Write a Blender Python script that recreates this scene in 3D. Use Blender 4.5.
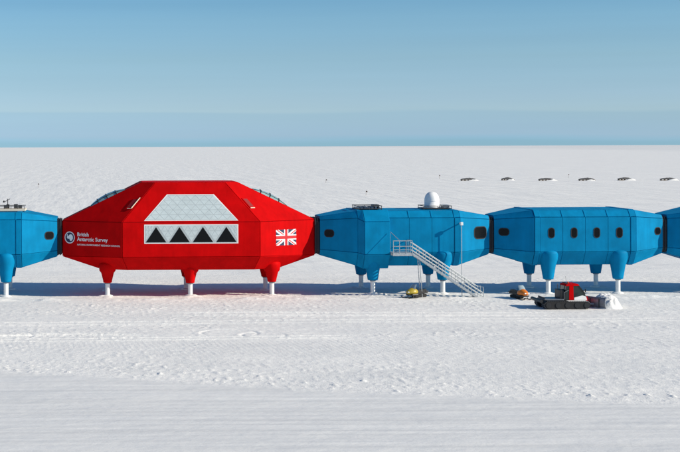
import bpy, bmesh, math, random
import numpy as np
from mathutils import Vector as V, Matrix, noise as mnoise

S = bpy.context.scene
for o in list(bpy.data.objects): bpy.data.objects.remove(o)
C = S.collection
R = math.radians
random.seed(7)

# ------------------------------------------------------------------ camera
cam = bpy.data.cameras.new('camera'); cam_o = bpy.data.objects.new('camera', cam); C.objects.link(cam_o)
cam.sensor_width = 36; cam.lens = 1387/680*36
cam.shift_x = (340-124)/680; cam.shift_y = -(226-146.75)/680
cam.clip_start = 1; cam.clip_end = 200000
cam_o.location = (0, -165, 17.4)
yaw, roll = R(1.0), R(0.22)
cam_o.matrix_world = Matrix.Translation((0, -165, 17.4)) @ Matrix.Rotation(-yaw, 4, 'Z') @ Matrix.Rotation(R(90), 4, 'X') @ Matrix.Rotation(-roll, 4, 'Z')
S.camera = cam_o

# ------------------------------------------------------------------ sky, sun, exposure
SUN_E, SUN_AZ = R(26), R(20)          # height above the snow; how far the sun stands in front of the row's axis
w = bpy.data.worlds.new('World'); S.world = w; w.use_nodes = True
nt = w.node_tree; nt.nodes.clear()
def N(t, tree=None, **k):
    n = (tree or nt).nodes.new(t)
    for a, b in k.items(): setattr(n, a, b)
    return n
sky = N('ShaderNodeTexSky', sky_type='NISHITA', sun_disc=False)
sky.sun_elevation = SUN_E; sky.sun_rotation = R(90) + SUN_AZ
sky.altitude = 0; sky.air_density = 1.0; sky.dust_density = 0.0; sky.ozone_density = 1.0
tc = N('ShaderNodeTexCoord'); sep = N('ShaderNodeSeparateXYZ'); nt.links.new(tc.outputs['Generated'], sep.inputs[0])
# hazy cold-air layers low over the ice shelf, all round the horizon, wavering a little with direction
wav = N('ShaderNodeTexNoise'); wav.inputs['Scale'].default_value = 3.0; wav.inputs['Detail'].default_value = 2
mp = N('ShaderNodeMapping'); mp.inputs['Scale'].default_value = (1, 1, 12)
nt.links.new(tc.outputs['Generated'], mp.inputs[0]); nt.links.new(mp.outputs[0], wav.inputs['Vector'])
ma = N('ShaderNodeMath', operation='MULTIPLY_ADD'); nt.links.new(wav.outputs['Fac'], ma.inputs[0]); ma.inputs[1].default_value = 0.010
nt.links.new(sep.outputs['Z'], ma.inputs[2])
mr = N('ShaderNodeMapRange'); nt.links.new(ma.outputs[0], mr.inputs[0]); mr.inputs[1].default_value = 0.004; mr.inputs[2].default_value = 0.204
ramp = N('ShaderNodeValToRGB'); nt.links.new(mr.outputs[0], ramp.inputs[0])
cr = ramp.color_ramp
stops = [(0.000, (0.178, 0.376, 0.815)), (0.018, (0.182, 0.382, 0.826)), (0.028, (0.203, 0.399, 0.867)), (0.042, (0.236, 0.401, 0.843)), (0.121, (0.262, 0.408, 0.741)), (0.131, (0.299, 0.435, 0.744)), (0.172, (0.303, 0.432, 0.719)), (0.315, (0.310, 0.438, 0.628)), (0.460, (0.295, 0.447, 0.612)), (0.520, (0.269, 0.431, 0.595)), (1.000, (0.281, 0.431, 0.569))]
while len(cr.elements) < len(stops): cr.elements.new(.5)
for e, (p, c) in zip(cr.elements, stops): e.position = p; e.color = (*c, 1)
mx = N('ShaderNodeMix', data_type='RGBA', blend_type='MULTIPLY'); mx.inputs[0].default_value = 1
nt.links.new(sky.outputs[0], mx.inputs[6]); nt.links.new(ramp.outputs[0], mx.inputs[7])
st2 = N('ShaderNodeTexNoise'); st2.inputs['Scale'].default_value = 2.2; st2.inputs['Detail'].default_value = 5; st2.inputs['Roughness'].default_value = .55
mp2 = N('ShaderNodeMapping'); mp2.inputs['Scale'].default_value = (1, 1, 34); mp2.inputs['Rotation'].default_value = (R(.5), R(1.0), 0)
nt.links.new(tc.outputs['Generated'], mp2.inputs[0]); nt.links.new(mp2.outputs[0], st2.inputs['Vector'])
mr2 = N('ShaderNodeMapRange'); mr2.inputs[1].default_value = .3; mr2.inputs[2].default_value = .7; mr2.inputs[3].default_value = .978; mr2.inputs[4].default_value = 1.022
nt.links.new(st2.outputs['Fac'], mr2.inputs[0])
mx3 = N('ShaderNodeMix', data_type='RGBA', blend_type='MULTIPLY'); mx3.inputs[0].default_value = 1
nt.links.new(mx.outputs[2], mx3.inputs[6]); nt.links.new(mr2.outputs[0], mx3.inputs[7]); mx = mx3
bg = N('ShaderNodeBackground'); bg.inputs['Strength'].default_value = 0.14
wo = N('ShaderNodeOutputWorld')
nt.links.new(mx.outputs[2], bg.inputs[0]); nt.links.new(bg.outputs[0], wo.inputs[0])

sl = bpy.data.lights.new('sun', 'SUN'); sl.energy = 4.2; sl.angle = R(0.53); sl.color = (1, .92, .765)
so = bpy.data.objects.new('sun', sl); C.objects.link(so); so.location = (60, -40, 60)
sdir = V((math.cos(SUN_E)*math.cos(SUN_AZ), -math.cos(SUN_E)*math.sin(SUN_AZ), math.sin(SUN_E)))
so.rotation_euler = sdir.to_track_quat('Z', 'Y').to_euler()
vs = S.view_settings; vs.view_transform = 'Standard'; vs.look = 'None'; vs.gamma = 1; vs.exposure = 0.37; vs.use_curve_mapping = False

# ------------------------------------------------------------------ materials
MAT = {}
def mat(name, col, rough=.5, metal=0, var=.06, vscale=.6, bump=0, bscale=3, spec=.5, coat=0, trans=0, streak=0):
    m = bpy.data.materials.new(name); m.use_nodes = True; t = m.node_tree
    b = t.nodes['Principled BSDF']
    b.inputs['Roughness'].default_value = rough; b.inputs['Metallic'].default_value = metal
    b.inputs['Specular IOR Level'].default_value = spec; b.inputs['Coat Weight'].default_value = coat
    b.inputs['Transmission Weight'].default_value = trans
    co = N('ShaderNodeTexCoord', t); nz = N('ShaderNodeTexNoise', t); nz.inputs['Scale'].default_value = vscale; nz.inputs['Detail'].default_value = 5
    geo = N('ShaderNodeNewGeometry', t)
    t.links.new(geo.outputs['Position'], nz.inputs['Vector'])
    mr = N('ShaderNodeMapRange', t); mr.inputs[1].default_value = .3; mr.inputs[2].default_value = .7; mr.inputs[3].default_value = 1-var; mr.inputs[4].default_value = 1+var
    t.links.new(nz.outputs['Fac'], mr.inputs[0])
    mx = N('ShaderNodeMix', t, data_type='RGBA', blend_type='MULTIPLY'); mx.inputs[0].default_value = 1; mx.inputs[6].default_value = (*col, 1)
    t.links.new(mr.outputs[0], mx.inputs[7]); t.links.new(mx.outputs[2], b.inputs['Base Color'])
    if streak:
        mps = N('ShaderNodeMapping', t); mps.inputs['Scale'].default_value = (2.6, 2.6, .22); t.links.new(geo.outputs['Position'], mps.inputs[0])
        ns = N('ShaderNodeTexNoise', t); ns.inputs['Scale'].default_value = 1; ns.inputs['Detail'].default_value = 4; t.links.new(mps.outputs[0], ns.inputs['Vector'])
        ms = N('ShaderNodeMapRange', t); ms.inputs[1].default_value = .35; ms.inputs[2].default_value = .75; ms.inputs[3].default_value = 1+streak*.4; ms.inputs[4].default_value = 1-streak; t.links.new(ns.outputs['Fac'], ms.inputs[0])
        m2 = N('ShaderNodeMix', t, data_type='RGBA', blend_type='MULTIPLY'); m2.inputs[0].default_value = 1
        t.links.new(mx.outputs[2], m2.inputs[6]); t.links.new(ms.outputs[0], m2.inputs[7]); t.links.new(m2.outputs[2], b.inputs['Base Color'])
    if bump:
        n2 = N('ShaderNodeTexNoise', t); n2.inputs['Scale'].default_value = bscale; n2.inputs['Detail'].default_value = 4
        t.links.new(geo.outputs['Position'], n2.inputs['Vector'])
        bp = N('ShaderNodeBump', t); bp.inputs['Strength'].default_value = 1; bp.inputs['Distance'].default_value = bump
        t.links.new(n2.outputs['Fac'], bp.inputs['Height']); t.links.new(bp.outputs[0], b.inputs['Normal'])
    MAT[name] = m; return m
mat('blue_paint', (.0015, .205, .415), .6, var=.13, bump=.02, bscale=.9, spec=.05, streak=.07)
mat('blue_core', (.002, .12, .28), .6)
mat('red_paint', (.52, .0022, .003), .6, var=.13, bump=.02, bscale=.9, spec=.03, streak=.08)
mat('red_core', (.25, .002, .003), .6)
mat('white_paint', (.82, .82, .80), .45, var=.05, vscale=2)
mat('cream_paint', (.78, .66, .50), .5)
mat('glazing', (.53, .60, .61), .35, var=.07, vscale=1.3)
mat('mullion', (.41, .46, .47), .5)
mat('dark_glass', (.006, .007, .008), .22, var=.1, spec=.12)
mat('skylight_glass', (.26, .40, .40), .12, var=.15)
mat('rubber', (.012, .014, .02), .75)
mat('dark_metal', (.06, .063, .068), .55, metal=.3, var=.2, vscale=4)
mat('galvanised', (.42, .45, .47), .5, metal=.4, var=.15, vscale=5)
mat('navy', (.012, .02, .07), .5)
mat('flag_red', (.55, .004, .01), .5)
mat('black_plastic', (.015, .015, .016), .45)
mat('track_rubber', (.012, .012, .013), .8, var=.3, vscale=8)
mat('yellow_paint', (.42, .31, .03), .4)
mat('orange_paint', (.72, .20, .02), .35)
mat('clear_screen', (.30, .38, .42), .1)
mat('tarpaulin', (.10, .098, .10), .85, var=.4, vscale=1.2)
mat('cab_glass', (.015, .03, .027), .1, var=.2, spec=.45)
mat('timber', (.20, .15, .10), .8)
mat('flag_cloth', (.05, .02, .02), .9)
mat('steel_grey', (.22, .24, .27), .45, metal=.4, var=.2, vscale=4)

def snow_material():
    m = bpy.data.materials.new('snow'); m.use_nodes = True; t = m.node_tree; b = t.nodes['Principled BSDF']
    b.inputs['Roughness'].default_value = .75; b.inputs['Specular IOR Level'].default_value = .2
    L = t.links.new
    geo = N('ShaderNodeNewGeometry', t)
    at = N('ShaderNodeAttribute', t, attribute_name='packed')       # 1 where the lane was dragged flat: compacted, slightly greyer snow
    # albedo: fresh crystals against wind-packed crust
    mp = N('ShaderNodeMapping', t); mp.inputs['Scale'].default_value = (.035, .11, .1); L(geo.outputs['Position'], mp.inputs[0])
    n1 = N('ShaderNodeTexNoise', t); n1.inputs['Scale'].default_value = 1; n1.inputs['Detail'].default_value = 8; n1.inputs['Roughness'].default_value = .74; L(mp.outputs[0], n1.inputs['Vector'])
    n2 = N('ShaderNodeTexNoise', t); n2.inputs['Scale'].default_value = 1.6; n2.inputs['Detail'].default_value = 6; L(geo.outputs['Position'], n2.inputs['Vector'])
    r1 = N('ShaderNodeValToRGB', t); L(n1.outputs['Fac'], r1.inputs[0])
    r1.color_ramp.elements[0].position = .35; r1.color_ramp.elements[0].color = (.80, .79, .765, 1)
    r1.color_ramp.elements[1].position = .62; r1.color_ramp.elements[1].color = (.90, .88, .84, 1)
    mr = N('ShaderNodeMapRange', t); mr.inputs[1].default_value = .3; mr.inputs[2].default_value = .7; mr.inputs[3].default_value = .95; mr.inputs[4].default_value = 1.02; L(n2.outputs['Fac'], mr.inputs[0])
    mx = N('ShaderNodeMix', t, data_type='RGBA', blend_type='MULTIPLY'); mx.inputs[0].default_value = 1; L(r1.outputs[0], mx.inputs[6]); L(mr.outputs[0], mx.inputs[7])
    mp2 = N('ShaderNodeMapping', t); mp2.inputs['Scale'].default_value = (.03, 1.1, 1); mp2.inputs['Rotation'].default_value = (0, 0, R(4)); L(geo.outputs['Position'], mp2.inputs[0])
    n3 = N('ShaderNodeTexNoise', t); n3.inputs['Scale'].default_value = 1; n3.inputs['Detail'].default_value = 5; L(mp2.outputs[0], n3.inputs['Vector'])
    r3 = N('ShaderNodeValToRGB', t); L(n3.outputs['Fac'], r3.inputs[0])
    r3.color_ramp.elements[0].position = .3; r3.color_ramp.elements[0].color = (.70, .695, .68, 1)
    r3.color_ramp.elements[1].position = .7; r3.color_ramp.elements[1].color = (.83, .82, .795, 1)
    mx2 = N('ShaderNodeMix', t, data_type='RGBA'); L(at.outputs['Fac'], mx2.inputs[0]); L(mx.outputs[2], mx2.inputs[6]); L(r3.outputs[0], mx2.inputs[7])
    L(mx2.outputs[2], b.inputs['Base Color'])
    # relief below the mesh's own resolution
    f1 = N('ShaderNodeTexNoise', t); f1.inputs['Scale'].default_value = 7; f1.inputs['Detail'].default_value = 5; L(geo.outputs['Position'], f1.inputs['Vector'])
    mp3 = N('ShaderNodeMapping', t); mp3.inputs['Scale'].default_value = (.16, .30, .3); mp3.inputs['Rotation'].default_value = (0, 0, R(8)); L(geo.outputs['Position'], mp3.inputs[0])
    f2 = N('ShaderNodeTexNoise', t); f2.inputs['Scale'].default_value = 1; f2.inputs['Detail'].default_value = 9; f2.inputs['Roughness'].default_value = .6; L(mp3.outputs[0], f2.inputs['Vector'])
    b1 = N('ShaderNodeBump', t); b1.inputs['Distance'].default_value = .05; b1.inputs['Strength'].default_value = .5; L(f1.outputs['Fac'], b1.inputs['Height'])
    inv = N('ShaderNodeMath', t, operation='MULTIPLY_ADD'); L(at.outputs['Fac'], inv.inputs[0]); inv.inputs[1].default_value = -.55; inv.inputs[2].default_value = .7
    L(inv.outputs[0], b1.inputs['Strength'])
    b2 = N('ShaderNodeBump', t); b2.inputs['Distance'].default_value = .40; b2.inputs['Strength'].default_value = .5; L(f2.outputs['Fac'], b2.inputs['Height']); L(b1.outputs[0], b2.inputs['Normal'])
    pl = N('ShaderNodeAttribute', t, attribute_name='open_plain')     # wind-cut ridges of the open plain
    mp4 = N('ShaderNodeMapping', t); mp4.inputs['Scale'].default_value = (.13, .014, .1); mp4.inputs['Rotation'].default_value = (0, 0, R(-14)); L(geo.outputs['Position'], mp4.inputs[0])
    f3 = N('ShaderNodeTexNoise', t); f3.inputs['Scale'].default_value = 1; f3.inputs['Detail'].default_value = 7; f3.inputs['Roughness'].default_value = .6; L(mp4.outputs[0], f3.inputs['Vector'])
    b3 = N('ShaderNodeBump', t); b3.inputs['Distance'].default_value = .55; L(pl.outputs['Fac'], b3.inputs['Strength']); L(f3.outputs['Fac'], b3.inputs['Height']); L(b2.outputs[0], b3.inputs['Normal'])
    L(b3.outputs[0], b.inputs['Normal'])
    MAT['snow'] = m
snow_material()

# ------------------------------------------------------------------ mesh helpers
class MB:
    def __init__(s): s.v = []; s.f = []; s.m = []
    def add(s, vs, fs, mi=0):
        k = len(s.v); s.v += [tuple(x) for x in vs]; s.f += [tuple(i+k for i in f) for f in fs]; s.m += [mi]*len(fs); return s
    def box(s, lo, hi, mi=0, b=0.0, M=None):
        (x0, y0, z0), (x1, y1, z1) = lo, hi
        if b <= 0:
            vs = [V((x, y, z)) for x in (x0, x1) for y in (y0, y1) for z in (z0, z1)]
            fs = [(0, 1, 3, 2), (4, 6, 7, 5), (0, 4, 5, 1), (2, 3, 7, 6), (0, 2, 6, 4), (1, 5, 7, 3)]
        else:
            bm = bmesh.new(); bmesh.ops.create_cube(bm, size=1)
            for v in bm.verts: v.co = V(((x0+x1)/2+v.co.x*(x1-x0), (y0+y1)/2+v.co.y*(y1-y0), (z0+z1)/2+v.co.z*(z1-z0)))
            bmesh.ops.bevel(bm, geom=bm.edges[:], offset=b, segments=2, affect='EDGES', profile=.5)
            bm.verts.index_update(); vs = [v.co.copy() for v in bm.verts]; fs = [tuple(v.index for v in f.verts) for f in bm.faces]; bm.free()
        if M is not None: vs = [M @ v for v in vs]
        return s.add(vs, fs, mi)
    def tube(s, pts, r, n=8, mi=0, cap=True):
        pts = [V(p) for p in pts]; rs = r if isinstance(r, (list, tuple)) else [r]*len(pts)
        vs = []; fs = []
        d0 = (pts[1]-pts[0]).normalized(); a = d0.orthogonal().normalized()
        for i, p in enumerate(pts):
            d = (pts[min(i+1, len(pts)-1)]-pts[max(i-1, 0)]).normalized()
            a = (a - d*a.dot(d)).normalized(); bb = d.cross(a)
            for k in range(n):
                t = 2*math.pi*k/n; vs.append(p+(a*math.cos(t)+bb*math.sin(t))*rs[i])
        for i in range(len(pts)-1):
            for k in range(n): fs.append((i*n+k, i*n+(k+1) % n, (i+1)*n+(k+1) % n, (i+1)*n+k))
        if cap: fs.append(tuple(reversed(range(n)))); fs.append(tuple(range((len(pts)-1)*n, len(pts)*n)))
        return s.add(vs, fs, mi)
    def prism(s, prof, y0, y1, mi=0):      # profile in x,z pulled along y
        n = len(prof); vs = [V((x, y0, z)) for x, z in prof]+[V((x, y1, z)) for x, z in prof]
        fs = [tuple(range(n)), tuple(reversed(range(n, 2*n)))]+[(i, i+n, (i+1) % n+n, (i+1) % n) for i in range(n)]
        return s.add(vs, fs, mi)
    def lathe(s, prof, c=(0, 0, 0), n=24, mi=0, sx=1, sy=1):   # profile r,z
        vs = [V((c[0]+r*sx*math.cos(2*math.pi*k/n), c[1]+r*sy*math.sin(2*math.pi*k/n), c[2]+z)) for r, z in prof for k in range(n)]
        fs = [(i*n+k, i*n+(k+1) % n, (i+1)*n+(k+1) % n, (i+1)*n+k) for i in range(len(prof)-1) for k in range(n)]
        fs += [tuple(reversed(range(n))), tuple(range((len(prof)-1)*n, len(prof)*n))]
        return s.add(vs, fs, mi)
    def slab(s, poly, gap, t, base=0.0, bev=.015, mi=0):
        """a cladding piece: polygon shrunk by gap, standing t proud of its own plane (from -base), with eased edges"""
        poly = [V(p) for p in poly]; n = newell(poly)
        r0 = inset(poly, gap, n); r1 = inset(poly, gap+bev, n); k = len(poly)
        vs = [p-n*base for p in r0]+[p+n*(t-bev) for p in r0]+[p+n*t for p in r1]
        fs = [tuple(range(2*k, 3*k)), tuple(reversed(range(k)))]
        for a in (0, 1):
            for i in range(k): fs.append((a*k+i, a*k+(i+1) % k, (a+1)*k+(i+1) % k, (a+1)*k+i))
        return s.add(vs, fs, mi)
    def mesh(s, name, mats, smooth=False, fix=True):
        me = bpy.data.meshes.new(name); me.from_pydata(s.v, [], s.f)
        for m in (mats if isinstance(mats, (list, tuple)) else [mats]): me.materials.append(MAT[m])
        me.polygons.foreach_set('material_index', s.m)
        if fix:
            bm = bmesh.new(); bm.from_mesh(me); bmesh.ops.recalc_face_normals(bm, faces=bm.faces); bm.to_mesh(me); bm.free()
        if smooth: me.polygons.foreach_set('use_smooth', [True]*len(me.polygons))
        me.update(); return me
    def build(s, name, mats, parent=None, smooth=False, fix=True):
        return link(name, s.mesh(name, mats, smooth, fix), parent)
def link(name, data, parent=None, loc=None, kind=None):
    o = bpy.data.objects.new(name, data); C.objects.link(o)
    if parent: o.parent = parent
    if loc is not None: o.location = loc
    if kind: o['kind'] = kind
    return o
def newell(p):
    n = V((0, 0, 0))
    for i in range(len(p)):
        a, b = p[i], p[(i+1) % len(p)]
        n += V(((a.y-b.y)*(a.z+b.z), (a.z-b.z)*(a.x+b.x), (a.x-b.x)*(a.y+b.y)))
    return n.normalized()
def inset(p, g, n):
    out = []; k = len(p)
    for i in range(k):
        a, b, c = p[i-1], p[i], p[(i+1) % k]
        e1 = (b-a).normalized(); e2 = (c-b).normalized()
        m1 = n.cross(e1); m2 = n.cross(e2); d = m1+m2
        out.append(b + d*(2*g/max(d.length_squared, .25)) if g else b.copy())
    return out
def thing(name, label, cat, loc=(0, 0, 0), rz=0, group=None):
    o = bpy.data.objects.new(name, None); C.objects.link(o); o.location = loc; o.rotation_euler = (0, 0, rz)
    o.empty_display_size = .5
    return tag(o, label, cat, group)
def tag(o, label, cat, group=None):
    o['label'] = label; o['category'] = cat
    if group: o['group'] = group
    return o
def copy_tree(o, parent=None):
    c = o.copy(); C.objects.link(c); c.parent = parent
    for ch in [x for x in bpy.data.objects if x.parent == o]: copy_tree(ch, c)
    return c
def clad(poly, name, m, parent, gap=.03, t=.07, out=None):
    """orient polygon outward and lay it as a panel"""
    poly = [V(p) for p in poly]
    n = newell(poly); c = sum(poly, V((0, 0, 0)))/len(poly)
    ref = out if out is not None else c-V((0, 0, 7 if m == 'red_paint' else 6.5))
    if n.dot(ref) < 0: poly.reverse()
    return MB().slab(poly, gap, t, base=.03).build(name, m, parent)
def facet_frame(p0, p1, up):
    """origin p0, u along p0->p1, v up the facet, n outward"""
    p0, p1, up = V(p0), V(p1), V(up); u = (p1-p0).normalized(); v = (up-p0); v = (v-u*v.dot(u)).normalized(); return p0, u, v, u.cross(v)
def place(fr, a, b, h=0):
    o, u, v, n = fr; return o+u*a+v*b+n*h
def rrect(wd, ht, r, n=5):
    out = []
    for cx, cy, a0 in ((wd/2-r, ht/2-r, 0), (-wd/2+r, ht/2-r, 90), (-wd/2+r, -ht/2+r, 180), (wd/2-r, -ht/2+r, 270)):
        for k in range(n+1):
            t = R(a0+90*k/n); out.append((cx+r*math.cos(t), cy+r*math.sin(t)))
    return out
def window(fr, a, b, wd, ht, r, parent, frame_mat):
    """rounded window: a proud frame with a dark pane set back in it"""
    mb = MB(); o1 = rrect(wd+.18, ht+.18, r+.09); o2 = rrect(wd, ht, r); k = len(o1)
    rings = [[place(fr, a+x, b+y, h) for x, y in o] for o, h in ((o1, .05), (o1, .105), (o2, .105), (o2, .085))]
    vs = sum(rings, []); fs = [(j*k+i, j*k+(i+1) % k, (j+1)*k+(i+1) % k, (j+1)*k+i) for j in range(3) for i in range(k)]
    f = mb.add(vs, fs).build('window', 'rubber', parent)
    q = MB(); q.add([place(fr, a+x, b+y, .088) for x, y in o2]+[place(fr, a+x, b+y, .06) for x, y in o2],
                    [tuple(range(k)), tuple(reversed(range(k, 2*k)))]+[(i, (i+1) % k, (i+1) % k+k, i+k) for i in range(k)]).build('pane', 'dark_glass', f)
    return f

# ------------------------------------------------------------------ snow field
def vnoise(x, y, seed=0):
    xi = np.floor(x).astype(np.int64); yi = np.floor(y).astype(np.int64); fx = x-xi; fy = y-yi
    def h(a, b):
        n = (a*374761393 + b*668265263 + seed*974634777) & 0xffffffff
        n = ((n ^ (n >> 13))*1274126177) & 0xffffffff
        return ((n ^ (n >> 16)) & 0xffff)/65535.0
    fx = fx*fx*(3-2*fx); fy = fy*fy*(3-2*fy)
    return (h(xi, yi)*(1-fx)+h(xi+1, yi)*fx)*(1-fy)+(h(xi, yi+1)*(1-fx)+h(xi+1, yi+1)*fx)*fy
def fbm(x, y, o=4, seed=0):
    s = 0; a = .5
    for i in range(o): s = s+a*vnoise(x, y, seed+i*17); x = x*2.03+5.1; y = y*2.03+3.7; a *= .5
    return s
def grow(a, step, far, f=1.25):
    out = []
    while abs(a) < far: step *= f; a += step if a >= 0 else -step; out.append(a)
    return out
LEGS = []      # x, y of every foot, filled below for the drifts round them
for cx_ in (-15.05, 35.9, 56.5, 77.1):
    LEGS += [(cx_+sx*4.1, sy*3.7) for sx in (-1, 1) for sy in (-1, 1)]
LEGS += [(10.45+k*9.6, sy*4.4) for k in (-1, 0, 1) for sy in (-1, 1)]
def ground_height(x, y):
    edge = -61.6 - .37*(x-2)+.0015*(x-2)**2 + .9*(fbm(x*.25, y*0, 3, 5)-.5)      # edge of the dragged lane
    lane = 1/(1+np.exp(np.clip((y-edge)*4.0, -40, 40)))
    near = np.clip((30-y)/20, 0, 1)*np.clip((y+400)/60, 0, 1)*np.clip((160-np.abs(x))/40, 0, 1)
    h = .16*(fbm(x*.06, y*.06, 3, 1)-.47)
    # churned snow: lumps thrown up by tracks
    patch = np.clip(1.9*(fbm(x*.12, y*.16, 3, 8)-.28), .25, 1)
    n = fbm(x*3.0, y*1.9, 3, 21); cl = np.clip(n-.47, 0, 1)
    lump = 1.15*cl*patch + .10*(n-.45)
    big = np.clip(fbm(x*2.0+9, y*1.5, 3, 33)-.58, 0, 1)*1.6*np.exp(-((y-edge-3.0)/3.5)**2)
    pit = -.7*np.clip(fbm(x*2.2, y*1.6, 2, 51)-.60, 0, 1)*patch
    rough = (lump*.26+big*.42+pit*.55)
    # corduroy left by the tiller across part of the churned belt
    cord = np.clip((fbm(x*.05, y*.09, 2, 61)-.42)*6, 0, 1)*np.exp(-((y+44)/9)**2)
    rough = rough*(1-.35*cord) + cord*.009*np.sin((x*.95+y*.12+.35*fbm(x*.4, y*.4, 2, 66))*2*np.pi/.46)*(.3+1.2*fbm(x*.5, y*.6, 2, 67))
    h = h + rough*(1-lane)*near
    # smooth long drag lines inside the lane
    h = h + lane*(.10*(fbm(x*.025, y*.9+x*.04, 4, 71)-.47)+.012*(fbm(x*2, y*2, 2, 75)-.5)) + .05*np.exp(-((y-edge-.25)/.35)**2)*(.3+fbm(x*.7, y*.7, 2, 77))*near
    # vehicle ruts
    def rut(yc, wd=.28, dp=.11, gauge=1.7, x0=-200, x1=200):
        on = 1/(1+np.exp(-(x-x0)*1.2))*1/(1+np.exp((x-x1)*1.2)); s = 0
        for g in (-gauge/2, gauge/2):
            d = (y-yc-g)/wd; s = s-dp*np.exp(-d*d)+.55*dp*np.exp(-((np.abs(d)-1.9)/.7)**2)
        return s*on*(.7+.6*fbm(x*.8, y*.8, 2, 91))
    h = h + rut(-28.5+.012*x+.5*np.sin(x*.06), .30, .08, 1.9)
    h = h + rut(-40+.05*x, .25, .09, 1.5, -30, 22)
    h = h + rut(-36.5-.05*(x+3)**2*.3, .22, .12, .9, -16, 4)
    h = h + rut(-21-.1*x*.4, .3, .10, 2.4, 8, 46)
    # ring-shaped turning marks
    for (a, b, r_) in ((-9.5, -37, 3.2), (12, -36, 2.6), (15, -37.5, 2.0)):
        d = np.sqrt((x-a)**2+((y-b)*1.0)**2); h = h+(-.05*np.exp(-((d-r_)/.16)**2)+.02*np.exp(-((d-r_-.4)/.3)**2))*(.4+1.2*fbm(x*.9, y*.9, 3, 97))
    # banked snow along the row's front and a spoil collar at every foot
    h = h + .30*np.exp(-((y+7.6)/1.1)**2)*np.clip(fbm(x*.35, y*.5, 3, 101)-.30, 0, 1)*2.2*near
    h = h - .05*np.exp(-((y-1)/5.0)**2)*near
    for lx, ly in LEGS:
        d2 = ((x-lx)/1.5)**2+((y-ly)/1.0)**2
        h = h + np.exp(-d2)*(.11+.75*np.clip(fbm(x*1.3, y*1.3, 3, 111)-.40, 0, 1))
    for (a, b, ra, rb) in ((49.6, -17.2, 5.0, 2.4), (36.3, -6.9, 2.0, 1.2), (47.6, -8.4, 2.0, 1.3), (43.3, -7.0, 1.6, 1.3)):   # trodden level where things stand
        k = np.exp(-(((x-a)/ra)**2+((y-b)/rb)**2)**3); h = h*(1-k)+k*(.0+.03*(fbm(x*1.5, y*1.5, 2, 120)-.5))
    # open plain: sastrugi
    far = 1-np.clip((30-y)/20, 0, 1)
    h = h + far*(.30*(fbm(x*.05, y*.09, 4, 131)-.47)+.10*np.clip(fbm(x*.5, y*.8, 3, 137)-.5, 0, 1))
    return h, lane
xs = np.concatenate([np.array(grow(-22, .13, 70000))[::-1], np.arange(-22, 82, .125), np.array(grow(82, .13, 70000))])
ys = np.concatenate([np.array(grow(-90, .2, 70000))[::-1], np.arange(-90, 24, .19), np.array(grow(24, .19, 300, 1.02)), np.array(grow(301, 6, 70000))])
GX, GY = np.meshgrid(xs, ys); GH, LANE = ground_height(GX, GY)
fade = np.clip(1-(np.hypot(GX, GY)-600)/1500, 0, 1); GH = GH*fade
nx, ny = len(xs), len(ys)
me = bpy.data.meshes.new('snow_ground')
co = np.stack([GX, GY, GH], -1).reshape(-1, 3).astype(np.float32)
idx = np.arange(nx*ny).reshape(ny, nx)
q = np.stack([idx[:-1, :-1], idx[:-1, 1:], idx[1:, 1:], idx[1:, :-1]], -1).reshape(-1, 4).astype(np.int32)
me.vertices.add(len(co)); me.vertices.foreach_set('co', co.ravel())
me.loops.add(q.size); me.loops.foreach_set('vertex_index', q.ravel())
me.polygons.add(len(q)); me.polygons.foreach_set('loop_start', np.arange(0, q.size, 4, dtype=np.int32)); me.polygons.foreach_set('loop_total', np.full(len(q), 4, np.int32))
me.update(calc_edges=True); me.validate()
a = me.attributes.new('packed', 'FLOAT', 'POINT'); a.data.foreach_set('value', LANE.ravel().astype(np.float32))
a = me.attributes.new('open_plain', 'FLOAT', 'POINT'); a.data.foreach_set('value', np.clip((GY-15)/60, 0, 1).ravel().astype(np.float32))
me.polygons.foreach_set('use_smooth', [True]*len(q)); me.materials.append(MAT['snow'])
link('snow_ground', me, kind='structure')
def gz(x, y):
    h, _ = ground_height(np.array([float(x)]), np.array([float(y)])); return float(h[0])

# ------------------------------------------------------------------ legs
def leg(parent, m, lx, ly, wx, top, z_pod, r_top, r_bot, smooth=True):
    """painted fairing that narrows to a white hydraulic column with its foot collar in the snow"""
    k = 28; mb = MB()
    rings = [(top+.22, .55), (top+.16, .80), (top+.0, .97), (top-.25, 1.0), (top-.9, .93), ((top+z_pod)/2, .5*(1+r_bot/r_top)*.98), (z_pod+.25, r_bot/r_top*1.05), (z_pod+.05, r_bot/r_top), (z_pod, r_bot/r_top*.85)]
    prof = [(r_top*f, z) for z, f in rings]
    mb.lathe(prof, (lx, ly, 0), k, sx=wx)
    f = mb.build('leg_fairing', m, parent, smooth=True)
    g = gz(parent.location.x+lx, ly)
    l = MB().lathe([(.27, g-.25), (.27, z_pod+.3)], (lx, ly, 0), 20).build('leg', 'white_paint', parent, smooth=False)
    MB().lathe([(.34, z_pod-.12), (.34, z_pod+.06)], (lx, ly, 0), 20).build('collar', 'steel_grey', l)
    MB().lathe([(.62, g-.2), (.62, g+.06), (.36, g+.16)], (lx, ly, 0), 20).build('foot_pad', 'white_paint', l)

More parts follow.
